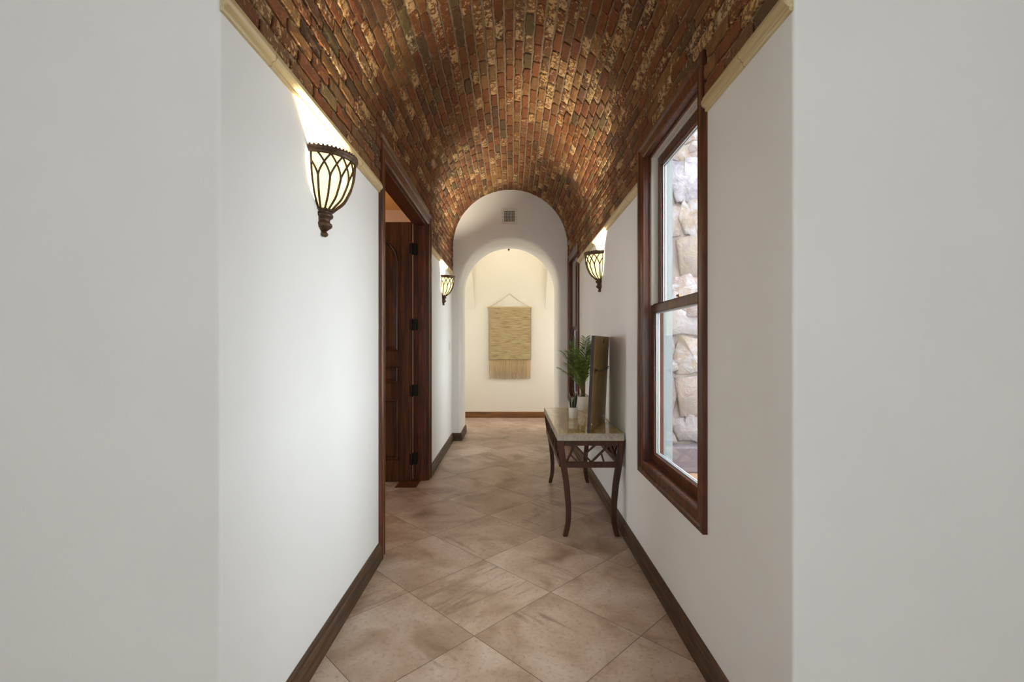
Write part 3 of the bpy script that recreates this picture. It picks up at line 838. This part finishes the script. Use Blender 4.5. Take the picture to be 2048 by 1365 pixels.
# ------------------------------------------------------------------ plants on the console
def pot(b, r, h, t=.004, taper=.94):
    b.revolve([(0, 0), (r*taper-.003, 0), (r*taper, .003), (r*(taper+.03), h*.5), (r, h-.002), (r-.0015, h), (r-t, h), (r-t-.001, h-.012), (0, h-.012)], n=40)
sn = empty('snake_plant', (.546, 4.165, TZ)); tag(sn, 'small snake plant with dark striped leaves in a little white pot', 'potted plant')
b = MB(); pot(b, .041, .093); b.build('pot', M['white_pot'], sn)
b = MB(); b.revolve([(0, .086), (.025, .085), (.036, .083)], n=20); b.build('soil', M['soil'], sn)
for (x, y, hh, w, lx, ly, rz) in ((-.020, .0, .150, .026, -.016, 0, .5), (-.003, -.012, .108, .024, .006, -.006, .1), (.017, .004, .150, .028, .018, .0, -.5), (.004, .016, .10, .024, .0, .012, .9), (-.012, .014, .085, .022, -.012, .01, -.2)):
    n = 14; rows = []; e = []
    for i in range(n+1):
        t_ = i/n; ww = w*(.55+.75*t_*(1-t_)*2)*(1-t_**4)*.5*1.1 + .0006
        c = Vector((x+lx*t_**1.5, y+ly*t_**1.5, .083+hh*t_)); tw = rz+.5*t_
        a = Vector((math.cos(tw), math.sin(tw), 0)); nn = Vector((-math.sin(tw), math.cos(tw), 0))
        rows.append([c-a*ww+nn*.002, c-nn*.002, c+a*ww+nn*.002, c+nn*.0015]); e.append((c, a, nn, ww))
    b = MB(); vs = [p for r in rows for p in r]
    b.add(vs, [(i*4+k, i*4+(k+1)%4, (i+1)*4+(k+1)%4, (i+1)*4+k) for i in range(n) for k in range(4)], True)
    lf = b.build('leaf', M['snake'], sn)
    b = MB()
    for sg in (-1, 1): b.tube([c+a*ww*sg*.97 + nn*.001 for c, a, nn, ww in e], [.0016]*n+[.0005], 5)
    b.build('leaf_margin', M['snake_edge'], lf)

pl = empty('potted_palm', (.708, 4.66, TZ)); tag(pl, 'leafy green parlour palm in a wide white pot beside the window', 'potted plant')
b = MB(); pot(b, .068, .138, .005, .92); b.build('pot', M['white_pot'], pl)
b = MB(); b.revolve([(0, .131), (.04, .13), (.062, .126)], n=24); b.build('soil', M['soil'], pl)
random.seed(5)
def frond(az, length, spread, rise, base):
    """one pinnate frond: arching midrib with narrow paired leaflets"""
    st = MB(); lf = MB(); n = 26; pts = []
    dirh = Vector((math.cos(az), math.sin(az), 0))
    for i in range(n+1):
        t_ = i/n
        pts.append(Vector(base) + dirh*(spread*(t_**1.55)) + Vector((0, 0, rise*(t_ - .22*max(0, t_-.35)**2*spread*6))))
    st.tube(pts, [.0042*(1-.8*i/n)+.0006 for i in range(n+1)], 6)
    side = Vector((-dirh.y, dirh.x, 0))
    m = 30
    for j in range(m):
        t_ = .30 + .69*j/(m-1); k = min(int(t_*n), n-1); f = t_*n-k
        p = pts[k].lerp(pts[k+1], f); tg = (pts[k+1]-pts[k]).normalized()
        ll = length*1.12*(.42+.62*math.sin(PI*min(1, (t_-.2)/.8*.82+.12)))*random.uniform(.85, 1.1)
        for sg in (-1, 1):
            dv = (side*sg*.75 + tg*.85 + Vector((0, 0, random.uniform(-.05, .15)))).normalized()
            nr = dv.cross(tg); nr = nr.normalized() if nr.length > 1e-4 else Vector((0,0,1))
            wv = dv.cross(nr).normalized(); w = .0034
            q = []
            for u_, ww in ((0, .35), (.3, 1), (.65, .75), (1, .05)):
                c = p + dv*ll*u_ + Vector((0, 0, -ll*.28*u_*u_))
                q += [c - wv*w*ww, c + nr*.0012*ww, c + wv*w*ww]
            lf.add(q, [(i*3+a, i*3+a+1, (i+1)*3+a+1, (i+1)*3+a) for i in range(3) for a in (0, 1)], True)
    s_ = st.build('frond', M['palm_stem'], pl)
    lf.build('leaflets', M['palm'], s_)
for (az, ln, spr, rise) in ((PI*.98, .10, .235, .33), (PI*.92, .13, .20, .50), (PI*1.12, .13, .13, .58), (PI*.75, .13, .17, .50), (PI*1.3, .13, .17, .52), (PI*1.55, .13, .10, .62), (PI*.3, .12, .10, .57), (PI*1.72, .12, .11, .55), (PI*1.04, .12, .08, .62), (0.05, .11, .07, .61), (PI*1.42, .12, .20, .44), (PI*1.2, .11, .20, .38), (PI*1.88, .11, .09, .50)):
    frond(az, ln, spr, rise, (random.uniform(-.012, .012), random.uniform(-.012, .012), .127))
for i in range(5):
    a = i*1.25; b = MB(); b.tube([(.014*math.cos(a), .014*math.sin(a), .126), (.017*math.cos(a), .017*math.sin(a), .20), (.02*math.cos(a+.2), .02*math.sin(a+.2), .30)], [.008, .006, .004], 8)
    b.build('stem', M['palm_stem'], pl)
b = MB()
for a in (-.3, .5, 2.6): b.tube([(0, 0, .13), (.03*math.cos(a), .03*math.sin(a), .158), (.058*math.cos(a), .058*math.sin(a), .135)], [.003, .0025, .001], 6)
b.build('dead_leaf_stub', M['palm_stem'], pl)

# ------------------------------------------------------------------ woven wall hanging
wh = empty('wall_hanging', (-.03, YB, 2.10)); tag(wh, 'woven natural jute wall hanging with fringe on the far wall', 'wall hanging')
inv = Vector((.03, -YB, -2.10)); YF = YB-.022
def wput(b, name, mat):
    o = b.build(name, mat, wh); o.location = inv; return o
b = MB(); b.tube([(-.462, YF, 2.100), (.392, YF, 2.098)], .012, 10); wput(b, 'rod', plain('pale_rod', srgb(196, 170, 116), .7))
b = MB(); b.tube([(-.43, YF, 2.106), (-.2, YB-.008, 2.235), (-.03, YB-.004, 2.366), (.14, YB-.008, 2.236), (.36, YF, 2.104)], .0035, 6); wput(b, 'cord', M['fringe'])
b = MB(); random.seed(3); X0, X1, Z0, Z1 = -.427, .375, 1.106, 2.094
nr, nc = 168, 40; vs = []
for i in range(nr+1):
    z = Z1-(Z1-Z0)*i/nr; jx = random.gauss(0, .003)
    for j in range(nc+1):
        e = .010*(0.5+.5*mnoise.noise((j*.35, i*.6, 2.0)))
        vs.append((X0+(X1-X0)*j/nc + (jx if j in (0, nc) else 0) - .006*(i/nr)*(-1 if j < nc/2 else 1), YF-.006-(.006 if i % 2 else 0)*(.6+e*30) + .004*mnoise.noise((j*.2, i*.1, 5)), z))
w1 = nc+1; f = [(i*w1+j, i*w1+j+1, (i+1)*w1+j+1, (i+1)*w1+j) for i in range(nr) for j in range(nc)]
b.add(vs, f, True); N_ = len(vs)
b.add([(x, YF+.004, z) for x, y, z in vs], [q[::-1] for q in f], True)
wput(b, 'weave', M['jute'])
b = MB(); xs = -.420
while xs < .368:
    lz = random.uniform(.728, .748); x1 = xs+random.gauss(0, .004)
    b.tube([(xs, YF-.004, Z0+.006), (xs+(x1-xs)*.5, YF-.006+random.gauss(0, .002), .93), (x1, YF-.004, lz)], [.0048, .005, .003], 5)
    xs += random.uniform(.0115, .0165)
wput(b, 'fringe', M['fringe'])
b = MB()
for i in range(46):
    z = Z0+.01+(Z1-Z0-.02)*i/45
    for x in (X0, X1): b.tube([(x-.006, YF-.010, z-.004), (x+.006, YF-.010, z+.004)], .004, 5)
for i in range(44):
    x = X0+.012+(X1-X0-.024)*i/43; b.tube([(x-.005, YF-.012, Z0-.003), (x+.005, YF-.012, Z0+.004)], .004, 5)
wput(b, 'edge_knots', plain('dark_jute_knots', srgb(128, 100, 58), .9))

# ------------------------------------------------------------------ air vent, switch, pendant
av = empty('air_vent', (-.0254, Y1, 3.258)); tag(av, 'square white air vent grille above the arch', 'air vent')
b = MB(); ho, hi = .113, .077
for (x0, x1, z0, z1) in ((-ho, -hi, -ho, ho), (hi, ho, -ho, ho), (-hi, hi, hi, ho), (-hi, hi, -ho, -hi)): b.box((x0, -.012, z0), (x1, 0, z1))
b.build('vent_frame', M['plastic'], av, bevel=.002)
b = MB(); b.box((-hi, -.0015, -hi), (hi, 0, hi)); b.build('duct_shade', M['dark'], av)  # thin dark sheet, its colour stands in for the shade behind the grille
b = MB()
for i in range(1, 7):
    q = -hi + 2*hi*i/7; b.box((q-.0032, -.006, -hi), (q+.0032, -.003, hi)); b.box((-hi, -.0055, q-.0032), (hi, -.0035, q+.0032))
b.build('grille', M['grille'], av)
sw = empty('light_switch', (XL, 6.57, 1.375)); tag(sw, 'white light switch plate on the left wall below the small sconce', 'light switch')
b = MB(); b.box((0, -.04, -.06), (.006, .04, .06)); b.build('plate', M['plastic'], sw, bevel=.002)
b = MB(); b.box((.006, -.016, -.034), (.010, .016, .034)); b.build('rocker', M['plastic'], sw, bevel=.0015)
pd = empty('pendant_lamp', (-.043, 8.2, 3.02)); tag(pd, 'ceiling pendant lamp whose finial tip shows at the top of the arch', 'pendant lamp')
b = MB(); b.revolve([(0, 0), (.008, .006), (.017, .020), (.019, .028), (.012, .040), (.008, .046), (.02, .052), (0, .06)], n=16); b.build('finial', M['bronze'], pd)
b = MB(); b.revolve([(.0, .056), (.07, .062), (.14, .09), (.19, .14), (.205, .19), (.200, .19), (.184, .142), (.136, .096), (.07, .068), (0, .062)], n=36); b.build('glass_bowl', M['glow'], pd)
b = MB(); b.tube([(0, 0, .05), (0, 0, .96)], .006, 8); b.build('rod', M['bronze'], pd)
b = MB(); b.revolve([(0, .93), (.03, .94), (.06, .965), (.065, .98), (0, .98)], n=24); b.build('canopy', M['bronze'], pd)

# ------------------------------------------------------------------ light
def point(name, loc, e, col, size):
    L = bpy.data.lights.new(name, 'POINT'); L.energy = e; L.color = col; L.shadow_soft_size = size
    o = bpy.data.objects.new(name, L); COL.objects.link(o); o.location = loc; return o
point('pendant_bulb', (-.043, 8.2, 3.32), 5, (1, .95, .84), .12)
for x in (-1.35, 1.35):  # unseen fill lights added to brighten the far wall
    L = bpy.data.lights.new('far_fill_light', 'AREA'); L.shape = 'DISK'; L.size = .22; L.energy = 8; L.color = (1, .94, .82)
    o = bpy.data.objects.new('far_fill_light', L); COL.objects.link(o); o.location = (x, 7.85, 3.985)
point('side_room_bulb', (-2.4, 5.4, 3.0), 26, (1, .74, .48), .12)
W = bpy.data.worlds.new('overcast_sky'); S.world = W; W.use_nodes = True
bg = W.node_tree.nodes['Background']; bg.inputs[0].default_value = (.90, .95, 1.0, 1); bg.inputs[1].default_value = 11.0
def portal(loc, rot, sx, sy):
    L = bpy.data.lights.new('sky_portal', 'AREA'); L.shape = 'RECTANGLE'; L.size = sx; L.size_y = sy; L.cycles.is_portal = True
    o = bpy.data.objects.new('sky_portal', L); COL.objects.link(o); o.location = loc; o.rotation_euler = rot
portal(((EW[0]+EW[1])/2, -3.1, (EW[2]+EW[3])/2), (-PI/2, 0, PI), EW[1]-EW[0], EW[3]-EW[2])
portal((-2.28, 8.3, 1.4), (0, -PI/2, 0), .8, 1.0)
portal((2.28, 8.3, 1.4), (0, PI/2, 0), .8, 1.0)
portal((-3.98, 3.6, 1.5), (0, -PI/2, 0), 1.0, 1.2)
for a, q in WINS: portal((XR+.175, (a+q)/2, (WZ0+WZ1)/2), (0, PI/2, 0), WZ1-WZ0-.1, q-a-.1)

# ------------------------------------------------------------------ camera
cam = bpy.data.cameras.new('camera'); co = bpy.data.objects.new('camera', cam); COL.objects.link(co)
co.location = (0, 0, H); co.rotation_euler = (PI/2, 0, 0)
cam.sensor_width = 36; cam.sensor_fit = 'HORIZONTAL'; cam.lens = 944/2048*36
cam.shift_x = 1.5/2048; cam.shift_y = 6.5/2048; cam.clip_start = .05
S.camera = co
S.view_settings.view_transform = 'Standard'; S.view_settings.look = 'None'; S.view_settings.gamma = 1
S.view_settings.exposure = 0.1; S.view_settings.use_curve_mapping = False
S.cycles.use_denoising = True
S.cycles.max_bounces = 10; S.cycles.diffuse_bounces = 6
